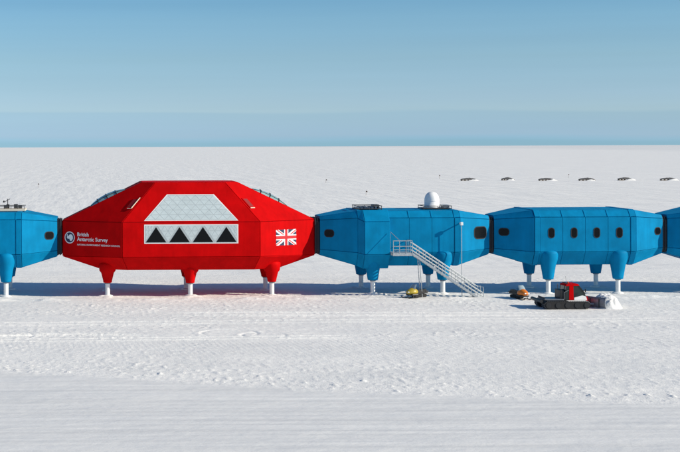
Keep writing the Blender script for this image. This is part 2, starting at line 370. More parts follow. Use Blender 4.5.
# ------------------------------------------------------------------ blue modules
HL, BL = 10.0, 5.93
BODY = [(-3.4, 3.45), (-4.4, 5.0), (-4.4, 9.0), (-3.7, 9.75)]          # front half of the cross-section: y, z
ENDP = [(-1.75, 4.6), (-2.05, 5.25), (-2.05, 8.67), (-1.75, 9.05)]
def ring(prof, x): return [V((x, y, z)) for y, z in prof]+[V((x, -y, z)) for y, z in reversed(prof)]
def blue_module(x, label, skip_bay=None):
    t = thing('blue_module', label, 'module', (x, 0, 0), 0, 'blue station modules on legs')
    s = .05
    def shrink(p): return [(y*(1-s/4), z+(s if z < 7 else -s)) for y, z in p]
    rs = [ring(shrink(ENDP), -HL+.02), ring(shrink(BODY), -BL), ring(shrink(BODY), BL), ring(shrink(ENDP), HL-.02)]
    k = 8; mb = MB(); mb.add(sum(rs, []), [(j*k+i, j*k+(i+1) % k, (j+1)*k+(i+1) % k, (j+1)*k+i) for j in range(3) for i in range(k)]+[tuple(range(k)), tuple(range(3*k, 4*k))])
    mb.build('hull', 'blue_core', t)
    xsb = [-BL, -BL+.62]+[-BL+.62+(2*BL-1.24)/4*i for i in (1, 2, 3)]+[BL-.62, BL]
    full = BODY+[(-y, z) for y, z in reversed(BODY)]
    for side in range(8):
        a, b = full[side], full[(side+1) % 8]
        for i in range(6):
            if skip_bay and side in (0, 1, 2) and i in skip_bay: continue
            c = V((0, (a[0]+b[0])/2, (a[1]+b[1])/2-6.5))
            th = .12 if i in (0, 5) else .07           # end hoops stand a little proud of the bays
            clad([(xsb[i], *a), (xsb[i+1], *a), (xsb[i+1], *b), (xsb[i], *b)], 'cladding_panel', 'blue_paint', t, .017, th, out=c)
    # stiffening ribs that show as small steps along the roof edge
    for xr in xsb[1:-1]:
        for sg in (-1, 1):
            mb = MB(); p, qv = V((xr, sg*4.42, 8.99)), V((xr, sg*3.72, 9.74))
            mb.slab([p+V((-.07, 0, 0)), p+V((.07, 0, 0)), qv+V((.07, 0, 0)), qv+V((-.07, 0, 0))] if sg < 0 else [qv+V((-.07, 0, 0)), qv+V((.07, 0, 0)), p+V((.07, 0, 0)), p+V((-.07, 0, 0))], 0, .11, .03).build('rib', 'blue_paint', t)
    fe = ENDP+[(-y, z) for y, z in reversed(ENDP)]
    for sx in (-1, 1):
        for side in range(8):
            a, b = full[side], full[(side+1) % 8]; c, d = fe[side], fe[(side+1) % 8]
            clad([(sx*BL, *a), (sx*HL, *c), (sx*HL, *d), (sx*BL, *b)], 'cladding_panel', 'blue_paint', t, .017, .07, out=V((sx*2.0, (a[0]+b[0])/2, (a[1]+b[1])/2-6.5)))
        for sy in (-1, 1): leg(t, 'blue_paint', sx*4.1, sy*3.62, 1.0, 4.95, 1.72, 1.16, .60)
    return t
def taper(sx):   # frame of a module's front end wall: origin at the lower end corner nearest the corridor
    if sx > 0: return facet_frame((BL, -4.4, 5.0), (HL, -2.05, 5.0), (BL, -4.4, 9.0))
    return facet_frame((-HL, -2.05, 5.0), (-BL, -4.4, 5.0), (-BL, -4.4, 9.0))
FL = math.hypot(HL-BL, 2.35)
front = facet_frame((-BL, -4.4, 5.0), (BL, -4.4, 5.0), (-BL, -4.4, 9.0))

m1 = blue_module(-15.05, 'pale blue module with roof instruments beside the red module\'s lettered end')
window(taper(1), FL*.77, 2.05, 1.05, .78, .30, m1, 'blue_paint')
m2 = blue_module(35.9, 'blue module with white radome, entrance porch and metal stair', skip_bay=(0, 1))
window(taper(1), FL*.68, 2.15, 1.85, 1.30, .42, m2, 'blue_paint')
window(taper(-1), FL*.25, 2.15, 1.05, .75, .30, m2, 'blue_paint')
m3 = blue_module(56.5, 'blue module with four upright oval windows behind the snow groomer')
for i in range(4): window(front, .62+(2*BL-1.24)/4*(i+.5), 2.18, .60, 1.08, .29, m3, 'blue_paint')
window(taper(1), FL*.80, 2.22, .95, .75, .34, m3, 'blue_paint')
window(taper(-1), FL*.25, 2.22, 1.1, .75, .32, m3, 'blue_paint')
m4 = blue_module(77.1, 'blue module cut by the frame, past the one with oval windows')

# entrance porch of the middle blue module
def porch(t):
    x0, x1 = -BL-.02, -2.42; ch = .62
    P = [(-4.0, 3.12), (-5.25, 4.85), (-5.25, 8.62), (-3.95, 9.92)]
    Q = [(-3.5, 3.40), (-4.45, 5.0), (-4.45, 8.95), (-3.7, 9.80)]
    mb = MB(); s = .05; A = [V((x0, y+s, z)) for y, z in Q]; B = [V((x0+ch, y+s, z)) for y, z in P]; D = [V((x1-.02, y+s, z)) for y, z in P]
    E_ = [V((x1-.02, 0, 3.45)), V((x1-.02, 0, 9.7))]; G_ = [V((x0+.3, 0, 3.45)), V((x0+.3, 0, 9.7))]
    vs = A+B+D+E_+G_
    fs = [(0, 4, 5, 1), (1, 5, 6, 2), (2, 6, 7, 3), (4, 8, 9, 5), (5, 9, 10, 6), (6, 10, 11, 7), (8, 12, 13, 11, 10, 9), (3, 7, 11, 13, 15), (0, 14, 12, 8, 4)]
    pr = mb.add(vs, fs).build('porch', 'blue_core', t)
    for i in range(3):
        a, b = P[i], P[i+1]; c, d = Q[i], Q[i+1]; o = V((0, -5, (a[1]+b[1])/2-6.5))
        clad([(x0, *c), (x0+ch, *a), (x0+ch, *b), (x0, *d)], 'cladding_panel', 'blue_paint', pr, .02, .06, out=o+V((-3, 0, 0)))
        for xa, xb in ((x0+ch, x1),):
            clad([(xa, *a), (xb, *a), (xb, *b), (xa, *b)], 'cladding_panel', 'blue_paint', pr, .02, .06, out=o)
    clad([(x1, *p) for p in P]+[(x1, -4.3, 9.3), (x1, -4.3, 3.6)][:0], 'cladding_panel', 'blue_paint', pr, .02, .05, out=V((1, 0, 0)))
    dr = MB(); dr.box((x1+.02, -5.1, 5.2), (x1+.10, -4.55, 7.3), b=.02); d = dr.build('door', 'steel_grey', pr)
    MB().tube([(x1+.1, -4.68, 6.2), (x1+.16, -4.68, 6.2), (x1+.16, -4.8, 6.2)], .02).build('handle', 'galvanised', d)
porch(m2)

# goods hose hanging from a short bracket on the middle module
t = thing('hose_bracket', 'white bracket arm with thin hanging pipe on blue module wall beside stair', 'pipe', (41.78, -4.47, 0))
MB().tube([(0, 0, 8.35), (0, -.85, 8.35)], .075, 10).build('arm', 'white_paint', t)
MB().box((-.17, -1.02, 8.16), (.17, -.74, 8.54), b=.06).build('cap', 'white_paint', t)
MB().tube([(0, -.88, 8.2), (0, -.88, 3.2), (.03, -.86, 1.5), (.05, -.8, -.1)], .042, 8).build('pipe', 'galvanised', t)
MB().box((-.2, -.03, 8.1), (.2, .06, 8.6), b=.02).build('wall_plate', 'blue_paint', t)

# roof equipment
def rail_frame(name, label, x0, x1, y0, y1, z, hgt, mat_='dark_metal', mesh_deck=True):
    t = thing(name, label, 'roof platform', ((x0+x1)/2, (y0+y1)/2, z)); a, b = (x1-x0)/2, (y1-y0)/2
    MB().box((-a, -b, .10), (a, b, .17)).build('deck', mat_, t)
    for sx in (-1, 0, 1):
        for sy in (-1, 1):
            MB().tube([(sx*(a-.06), sy*(b-.06), -.03), (sx*(a-.06), sy*(b-.06), hgt)], .035, 6).build('post', mat_, t)
    for sy in (-1, 1): MB().tube([(-a, sy*(b-.06), hgt), (a, sy*(b-.06), hgt)], .045, 6).build('rail', mat_, t)
    for sx in (-1, 1): MB().tube([(sx*(a-.06), -b, hgt-.003), (sx*(a-.06), b, hgt-.003)], .04, 6).build('rail', mat_, t)
    return t
RZ = 9.82
t = rail_frame('roof_platform', 'low dark grille platform on blue roof above the entrance porch', 30.3, 33.35, -1.6, 1.4, RZ, .48)
for i in range(7): MB().box((-1.4+i*.42, -1.3, .17), (-1.4+i*.42+.26, 1.2, .30+.05*(i % 3)), b=.02).build('duct', 'steel_grey', t)
MB().box((.55, -1.2, .3), (1.25, .4, .62), b=.05).build('box', 'dark_metal', t)
t = rail_frame('roof_platform', 'low dark platform carrying the white radome on blue roof', 38.3, 41.7, -1.4, 1.6, RZ, .42)
MB().box((.75, -1.0, .17), (1.5, .1, .52), b=.05).build('box', 'steel_grey', t)
t = thing('radome', 'white domed radome on the blue module\'s roof', 'radome', (39.65, .1, RZ+.17))
MB().lathe([(.93, 0), (.93, .16), (.88, .18), (.88, .9), (.86, 1.1), (.78, 1.4), (.62, 1.64), (.42, 1.80), (.20, 1.89), (.02, 1.91)], (0, 0, 0), 36).build('shell', 'white_paint', t, smooth=True)
MB().lathe([(.90, .78), (.90, .83)], (0, 0, 0), 36).build('seam', 'white_paint', t)
t = thing('roof_platform', 'long pale roof walkway with small instruments on the blue module', 'roof platform', (-14.4, 0, RZ))
MB().box((-5.6, -1.5, .05), (5.6, 1.6, .30), b=.02).build('deck', 'cream_paint', t)
for i in range(15): MB().tube([(-5.5+i*.785, -1.4, .3), (-5.5+i*.785, -1.4, .62+.06*(i % 2))], .03, 6).build('post', 'dark_metal', t)
MB().tube([(-5.55, -1.4, .62), (5.5, -1.4, .62)], .04, 6).build('rail', 'dark_metal', t)
MB().tube([(-5.55, 1.4, .62), (5.5, 1.4, .62)], .04, 6).build('rail', 'dark_metal', t)
for bx_, h in ((3.2, .55), (4.4, .75), (4.9, .5), (1.2, .6)): MB().box((bx_-.2, -.5, .30), (bx_+.25, .1, .30+h*.7), b=.03).build('box', 'dark_metal', t)
t = thing('weather_mast', 'small dark weather instrument standing on the pale roof walkway', 'mast', (-10.95, -.2, RZ+.3))
MB().tube([(0, 0, 0), (0, 0, 1.15)], .05).build('pole', 'dark_metal', t)
MB().box((-.17, -.17, .02), (.2, .2, .5), b=.04).build('housing', 'black_plastic', t)
MB().tube([(-.45, 0, .75), (.28, 0, 1.15)], .03).build('arm', 'dark_metal', t)
MB().lathe([(.02, .7), (.12, .74), (.12, .9), (.02, .95)], (-.45, 0, 0), 12).build('sensor', 'dark_metal', t)

# ------------------------------------------------------------------ red module
RX = 10.45
t = RED = thing('red_module', 'large red two-storey module with glazed front and union flag', 'module', (RX, 0, 0))
RHL, RBL = 14.82, 7.9
def red_hull():
    E4 = [(-2.05, 4.6), (-2.05, 8.75)]
    Vx = {}
    for sx in (-1, 1):
        for sy in (-1, 1):
            s = (sx, sy)
            Vx['el', s] = V((sx*RHL, sy*1.75, 4.6)); Vx['eu', s] = V((sx*RHL, sy*1.75, 8.72))
            Vx['wl', s] = V((sx*RBL, sy*6.0, 4.74)); Vx['wu', s] = V((sx*RBL, sy*6.0, 8.72))
            Vx['rf', s] = V((sx*4.04, sy*4.1, 13.2)); Vx['rs', s] = V((sx*5.55, sy*3.17, 13.2))
            Vx['bf', s] = V((sx*7.3, sy*4.7, 3.2)); Vx['bs', s] = V((sx*10.4, sy*2.8, 3.2))
    F = []
    for sy in (-1, 1):
        l, r = (-1, sy), (1, sy)
        F.append(('wl', l, 'wl', r, 'wu', r, 'wu', l)); F.append(('wu', l, 'wu', r, 'rf', r, 'rf', l)); F.append(('bf', l, 'bf', r, 'wl', r, 'wl', l))
        for s in (l, r):
            F.append(('el', s, 'wl', s, 'wu', s, 'eu', s)); F.append(('eu', s, 'wu', s, 'rf', s, 'rs', s)); F.append(('el', s, 'bs', s, 'bf', s, 'wl', s))
    for sx in (-1, 1):
        a, b = (sx, -1), (sx, 1)
        F.append(('eu', a, 'rs', a, 'rs', b, 'eu', b)); F.append(('el', a, 'bs', a, 'bs', b, 'el', b)); F.append(('el', a, 'eu', a, 'eu', b, 'el', b))
    F.append(('rf', (-1, -1), 'rf', (1, -1), 'rs', (1, -1), 'rs', (1, 1), 'rf', (1, 1), 'rf', (-1, 1), 'rs', (-1, 1), 'rs', (-1, -1)))
    F.append(('bf', (-1, -1), 'bf', (1, -1), 'bs', (1, -1), 'bs', (1, 1), 'bf', (1, 1), 'bf', (-1, 1), 'bs', (-1, 1), 'bs', (-1, -1)))
    ctr = V((0, 0, 8)); keys = list(Vx); ix = {k: i for i, k in enumerate(keys)}
    polys = []
    for f in F: polys.append([(f[i], f[i+1]) for i in range(0, len(f), 2)])
    MB().add([ctr+(Vx[k]-ctr)*.994 for k in keys], [tuple(ix[k] for k in p) for p in polys]).build('hull', 'red_core', RED)
    return Vx, polys
VX, POL = red_hull()
def red_clad(poly):
    c = sum((V(p) for p in poly), V((0, 0, 0)))/len(poly); clad(poly, 'cladding_panel', 'red_paint', RED, .018, .07, out=c-V((0, 0, 7.6)))
def lerp(a, b, f): return V(a)+(V(b)-V(a))*f
for p in POL:
    pts = [VX[k] for k in p]; names = [k[0] for k in p]
    if len(pts) == 8: red_clad(pts); continue
    if names[:2] == ['wl', 'wl'] or names[:2] == ['bf', 'bf'] or (names[:2] == ['wu', 'wu']):
        cuts = [0, 1]            # one broad facet, its sheet joints hardly show
    else: cuts = [0, 1]
    for a, b in zip(cuts, cuts[1:]):
        red_clad([lerp(pts[0], pts[1], a), lerp(pts[0], pts[1], b), lerp(pts[3], pts[2], b), lerp(pts[3], pts[2], a)])
for k in (-1, 0, 1):
    for sy in (-1, 1): leg(RED, 'red_paint', k*9.6, sy*4.0 if k == 0 else sy*3.2, 1.0, 3.85, 1.55, 1.02, .50)

# glazing of the tall front
def glazing():
    lowf = facet_frame(VX['wl', (-1, -1)], VX['wl', (1, -1)], VX['wu', (-1, -1)])
    upf = facet_frame(VX['wu', (-1, -1)], VX['wu', (1, -1)], VX['rf', (-1, -1)]-V((0, 0, 0)))
    # frames measure from the left corner; recentre on the module axis
    def rc(fr): o, u, v, n = fr; return (o+u*RBL, u, v, n)
    lowf, upf = rc(lowf), rc(upf)
    def ppoly(fr, pts, name, m, parent, gap, t, base, bev=.01):
        return MB().slab([place(fr, x, y) for x, y in pts], gap, t, base, bev).build(name, m, parent)
    # lower band: four dark triangular windows between pale translucent panes
    B0, B1 = 1.52, 3.72; half = 5.40
    g = ppoly(lowf, [(-half, B0), (half, B0), (half, B1), (-half, B1)], 'glazing_band', 'white_paint', RED, 0, .10, .02)
    b0, b1 = B0+.14, B1-.14; hh = b1-b0; pitch = 2.69; st = half-.14
    cen = [(-1.5+i)*pitch for i in range(4)]; hb = 1.17
    for c in cen:
        wn = ppoly(lowf, [(c-hb, b0+.02), (c+hb, b0+.02), (c, b1-.16)], 'triangular_window', 'dark_glass', g, .0, .135, -.08)
    def split(A, B, C_, n):
        A, B, C_ = V(A), V(B), V(C_); P = lambda i, j: A+(B-A)*(i/n)+(C_-A)*(j/n)
        for i in range(n):
            for j in range(n-i):
                yield [P(i, j), P(i+1, j), P(i, j+1)]
                if i+j < n-1: yield [P(i+1, j), P(i+1, j+1), P(i, j+1)]
    tris = [((cen[i]+.16, b1), (cen[i]+pitch/2, b0+.1), (cen[i+1]-.16, b1)) for i in range(3)]
    tris += [((-st, b0+.25), (cen[0]-.16, b1), (-st, b1)), ((st, b0+.25), (st, b1), (cen[3]+.16, b1))]
    for A, B, C_ in tris:
        for q in split(A, B, C_, 3):
            ppoly(lowf, [tuple(p) for p in q], 'pane', 'glazing', g, .02, .118, -.08, .006)
    # upper trapezium on the leaning facet
    sl = (VX['rf', (-1, -1)]-VX['wu', (-1, -1)]); SL = math.hypot(sl.y, sl.z)
    y0, y1 = .14, SL*.695; w0, w1 = 5.42, 2.72
    g2 = ppoly(upf, [(-w0, y0), (w0, y0), (w1, y1), (-w1, y1)], 'glazing_trapezium', 'white_paint', RED, 0, .10, .02)
    a0, a1 = y0+.12, y1-.12; rows = 5
    def hw(y): return w0+(w1-w0)*(y-y0)/(y1-y0)-.17
    nb = 10
    for r_ in range(rows):
        u0, u1 = a0+(a1-a0)*r_/rows, a0+(a1-a0)*(r_+1)/rows; n0 = nb-r_; n1 = n0-1
        X0 = [-hw(u0)+2*hw(u0)*k/n0 for k in range(n0+1)]; X1 = [-hw(u1)+2*hw(u1)*k/n1 for k in range(n1+1)]
        for k in range(n0): ppoly(upf, [(X0[k], u0), (X0[k+1], u0), (X1[k], u1)], 'pane', 'glazing', g2, .022, .118, -.08, .006)
        for k in range(n1): ppoly(upf, [(X0[k+1], u0), (X1[k+1], u1), (X1[k], u1)], 'pane', 'glazing', g2, .022, .118, -.08, .006)
    # grey joints behind the panes
    ppoly(lowf, [(-half+.1, B0+.1), (half-.1, B0+.1), (half-.1, B1-.1), (-half+.1, B1-.1)], 'mullion_sheet', 'mullion', g, 0, .108, -.09, .002)
    ppoly(upf, [(-w0+.17, y0+.09), (w0-.17, y0+.09), (w1-.11, y1-.09), (-w1+.11, y1-.09)], 'mullion_sheet', 'mullion', g2, 0, .108, -.09, .002)
glazing()

# hatches in the leaning corner facets
def hatch(sx):
    s = (sx, -1); wu, rf, eu = VX['wu', s], VX['rf', s], VX['eu', s]
    out = newell([eu, wu, rf]); out = out if out.y < 0 else -out
    e = (rf-wu); side = (eu-wu).normalized()
    def P(f, d, h=0): return wu+e*f+side*d+out*h          # f up the arris, d away from it
    q = [P(.33, .22), P(.58, .22), P(.58, 1.0), P(.33, 1.0)]
    if newell(q).dot(out) < 0: q.reverse()
    h = MB().slab(q, 0, .16, .02, .02).build('hatch', 'red_paint', RED)
    bar = lambda a, b, r, m, nm: MB().tube([a, b], r, 6).build(nm, m, h)
    if sx < 0: bar(P(.34, .20, .17), P(.60, .20, .17), .06, 'cream_paint', 'jamb'); bar(P(.33, .2, .16), P(.33, .75, .16), .045, 'cream_paint', 'sill')
    else: bar(P(.33, .25, .17), P(.33, .85, .17), .06, 'cream_paint', 'sill')
    q2 = [P(.36, .32), P(.56, .32), P(.56, .9), P(.36, .9)]
    if newell(q2).dot(out) < 0: q2.reverse()
    MB().slab(q2, 0, .175, -.13, .01).build('recess_shade', 'red_core', h)  # raised dark maroon sheet; its colour paints in the shade of the open recess
hatch(-1); hatch(1)

# bubble rooflights on the end slopes
def rooflight(sx):
    a = lerp(VX['rs', (sx, -1)], VX['eu', (sx, -1)], .20); b = lerp(VX['rs', (sx, -1)], VX['eu', (sx, -1)], .66)
    a.y = b.y = -1.7; d = b-a; L_ = d.length; d.normalize(); up = V((-d.z*sx, 0, d.x*sx)); up = up if up.z > 0 else -up
    n, m = 16, 8
    def pt(i, j, grow=0):
        u = i/n; v = j/m; bulge = (math.sin(math.pi*u)**.7)*.50*(1-abs(2*v-1)**3.0)+grow
        return a+d*(u*L_)+V((0, 3.4*v, 0))+up*(.05+bulge)
    vs = [pt(i, j) for i in range(n+1) for j in range(m+1)]; k = m+1
    fs = [(i*k+j, (i+1)*k+j, (i+1)*k+j+1, i*k+j+1) for i in range(n) for j in range(m)]
    g = MB().add(vs, fs).build('rooflight', 'skylight_glass', RED, smooth=True)
    for i in (4, 8, 12): MB().tube([pt(i, j, .02) for j in range(m+1)], .06, 6).build('glazing_bar', 'black_plastic', g)
    MB().tube([pt(i, 1, .015) for i in range(n+1)], .035, 6).build('glazing_bar', 'black_plastic', g)
rooflight(-1); rooflight(1)

# union flag
def clip(poly, w_, h_):
    def cut(p, f):
        o = []
        for i in range(len(p)):
            A, B = p[i], p[(i+1) % len(p)]; a, b = f(A), f(B)
            if a >= 0: o.append(A)
            if a*b < 0: k = a/(a-b); o.append((A[0]+(B[0]-A[0])*k, A[1]+(B[1]-A[1])*k))
        return o
    for f in (lambda p: p[0]+w_, lambda p: w_-p[0], lambda p: p[1]+h_, lambda p: h_-p[1]):
        if poly: poly = cut(poly, f)
    return poly
def flag():
    fr = facet_frame((RBL, -6.0, 4.74), (RHL, -1.75, 4.74), (RBL, -6.0, 8.72)); FLr = math.hypot(RHL-RBL, 4.25)
    W, Hh = 1.50, .92; ca, cb = FLr*.468, 2.06
    mb = MB()
    def lay(poly, h, mi):
        poly = clip(poly, W, Hh)
        if len(poly) < 3: return
        k = len(poly); vs = [place(fr, ca+x, cb+y, h) for x, y in poly]+[place(fr, ca+x, cb+y, .06) for x, y in poly]
        mb.add(vs, [tuple(range(k)), tuple(reversed(range(k, 2*k)))]+[(i, (i+1) % k, (i+1) % k+k, i+k) for i in range(k)], mi)
    lay([(-W, -Hh), (W, -Hh), (W, Hh), (-W, Hh)], .080, 0)
    def diag(sg, w0, w1, x0, x1, h, mi):
        d = V((W, sg*Hh)).normalized(); n = V((-d.y, d.x))
        lay([tuple(d*x0+n*w0), tuple(d*x1+n*w0), tuple(d*x1+n*w1), tuple(d*x0+n*w1)], h, mi)
    for sg in (1, -1): diag(sg, -.20, .20, -3, 3, .084, 1)
    for sg in (1, -1):
        diag(sg, 0, -.12*1, 0, 3, .088, 2); diag(sg, 0, .12, -3, 0, .088, 2)
    lay([(-W, -.31), (W, -.31), (W, .31), (-W, .31)], .092, 1); lay([(-.31, -Hh), (.31, -Hh), (.31, Hh), (-.31, Hh)], .0925, 1)
    lay([(-W, -.18), (W, -.18), (W, .18), (-W, .18)], .096, 2); lay([(-.18, -Hh), (.18, -Hh), (.18, Hh), (-.18, Hh)], .0965, 2)
    o = mb.build('union_flag', ['navy', 'white_paint', 'flag_red'], RED); o['label'] = 'red white and blue union flag printed on the end wall'
flag()

# emblem and lettering on the other end wall
def lettering():
    fr = facet_frame((-RHL, -1.75, 4.74), (-RBL, -6.0, 4.74), (-RHL, -1.75, 8.72)); FLr = math.hypot(RHL-RBL, 4.25)
    def disc(r0, r1, a, b, h, n=40):
        vs = []; fs = []
        for k in range(n):
            t = 2*math.pi*k/n; vs += [place(fr, a+r0*math.cos(t), b+r0*math.sin(t), h), place(fr, a+r1*math.cos(t), b+r1*math.sin(t), h)]
        for k in range(n): fs.append((2*k, 2*((k+1) % n), 2*((k+1) % n)+1, 2*k+1))
        return vs, fs
    ca, cb = .99, 2.05
    mb = MB(); mb.add(*disc(0.0, .58, ca, cb, .080), 0); mb.add(*disc(.60, .70, ca, cb, .082), 1)
    ant = [(-.40, .30), (-.33, .42), (-.27, .33), (-.30, .18), (-.20, .12), (-.10, .25), (.02, .36), (.20, .38), (.36, .28), (.44, .10), (.45, -.10), (.36, -.28), (.20, -.40), (.06, -.38), (.0, -.24), (-.06, -.12), (-.18, -.16), (-.32, -.12), (-.38, .0), (-.36, .14)]
    k = len(ant); mb.add([place(fr, ca+x, cb+y, .086) for x, y in ant], [tuple(range(k))], 1)
    mb.build('emblem', ['navy', 'white_paint'], RED, fix=False)
    def text(body, size, a, b, bold=0):
        cu = bpy.data.curves.new('text', 'FONT'); cu.body = body; cu.size = size; cu.offset = bold; cu.extrude = .004; cu.resolution_u = 3
        ob = bpy.data.objects.new('text', cu); C.objects.link(ob); bpy.context.view_layer.update()
        me = bpy.data.meshes.new_from_object(ob.evaluated_get(bpy.context.evaluated_depsgraph_get())); bpy.data.objects.remove(ob)
        for v in me.vertices: p = place(fr, a+v.co.x, b+v.co.y, .082+v.co.z); v.co = p
        me.materials.clear(); me.materials.append(MAT['white_paint']); me.name = 'lettering'
        return link('lettering', me, RED)
    text('British', .62, 2.02, 2.24, .010); text('Antarctic Survey', .62, 2.02, 1.69, .010)
    text('NATURAL ENVIRONMENT RESEARCH COUNCIL', .27, 2.02, 1.16, .003)
lettering()

# ------------------------------------------------------------------ rubber link corridors between modules
def corridor(x, w_, label):
    t = thing('link_corridor', label, 'corridor', (x, 0, 4.75))
    n = 4
    for i in range(n):
        xa = -w_/2+w_*i/n
        s = .0 if i % 2 else .07
        prof = [(-1.72-s, -s), (-1.98-s, .45), (-1.98-s, 3.75), (-1.70-s, 4.08+s)]; prof += [(-y, z) for y, z in reversed(prof)]
        vs = [V((xx, y, z)) for xx in (xa+.004, xa+w_/n-.004) for y, z in prof]; k = 8
        MB().add(vs, [(j, (j+1) % k, (j+1) % k+k, j+k) for j in range(k)]+[tuple(range(k)), tuple(range(k, 2*k))]).build('bellows', 'rubber', t)
gw = .56
corridor(-15.05+10+.29, .50, 'dark rubber link between the instrument-roofed module and the red module')
corridor(25.58, .58, 'dark rubber link between the red module and the porched blue module')
corridor(46.2, .54, 'dark rubber link between the porched module and the one with oval windows')
corridor(66.8, .54, 'dark rubber link on the far side of the oval windows')

# ------------------------------------------------------------------ entrance stair
t = thing('metal_stair', 'grey galvanised stair with railings climbing to the blue module\'s porch', 'staircase', (0, 0, 0))
X0, X1, XB = 33.52, 35.75, 43.25; YF, YB = -6.75, -5.55; ZD = 5.12; ZB = gz(43.2, -6.2)-.03
MB().box((X0, YF, ZD-.10), (X1, -4.48, ZD), b=.015).build('landing', 'galvanised', t)
for y in (YF+.03, YB-.03): MB().box((X0, y-.03, ZD-.36), (X1, y+.03, ZD-.1)).build('edge_beam', 'galvanised', t)
ST = 24
for i in range(ST):
    f = (i+.6)/ST; x = X1+(XB-X1)*f; z = ZD+(ZB-ZD)*f+.04
    MB().box((x-.15, YF+.05, z-.04), (x+.15, YB-.05, z)).build('tread', 'galvanised', t)
for y in (YF, YB):
    a, b = V((X1, y, ZD-.1)), V((XB, y, ZB)); MB().add([a+V((0, -.03, -.14)), a+V((0, .03, -.14)), a+V((0, .03, .14)), a+V((0, -.03, .14)), b+V((0, -.03, -.14)), b+V((0, .03, -.14)), b+V((0, .03, .14)), b+V((0, -.03, .14))],
        [(0, 1, 2, 3), (4, 7, 6, 5), (0, 4, 5, 1), (2, 6, 7, 3), (1, 5, 6, 2), (0, 3, 7, 4)]).build('stringer', 'galvanised', t)
    for h in (.38, .80, 1.25):
        MB().tube([a+V((0, 0, h)), b+V((0, 0, h)), b+V((.62, 0, h-.05)), b+V((.70, 0, 0))] if h > 1 else [a+V((0, 0, h)), b+V((.66, 0, h-.3))], .045, 6).build('handrail', 'galvanised', t)
    for i in range(11):
        p = a+(b-a)*(i/10); MB().tube([p, p+V((0, 0, 1.25))], .036, 6).build('post', 'galvanised', t)
for y in (YF,):
    for h in (.35, .75, 1.38): MB().tube([(X0, y, ZD+h), (X1, y, ZD+h)], .045, 6).build('handrail', 'galvanised', t)
    for x in (X0+.04, X0+.75, X0+1.5, X1-.02): MB().tube([(x, y, ZD-.1), (x, y, ZD+1.38)], .034, 6).build('post', 'galvanised', t)
for h in (.75, 1.38): MB().tube([(X1, YB, ZD+h), (X1, -4.52, ZD+h)], .045, 6).build('handrail', 'galvanised', t)
for x in (X1-.02,): MB().tube([(x, -4.55, ZD-.1), (x, -4.55, ZD+1.38)], .034, 6).build('post', 'galvanised', t)
MB().tube([(X0-.02, YF+1.3, 7.45), (X0+.8, YF, ZD+1.38)], .035, 6).build('stay', 'galvanised', t)
for y in (YF+.1, YB-.1): MB().tube([(36.6, y, 4.45), (36.9, y, gz(36.9, y)-.2)], .045, 6).build('prop', 'galvanised', t)

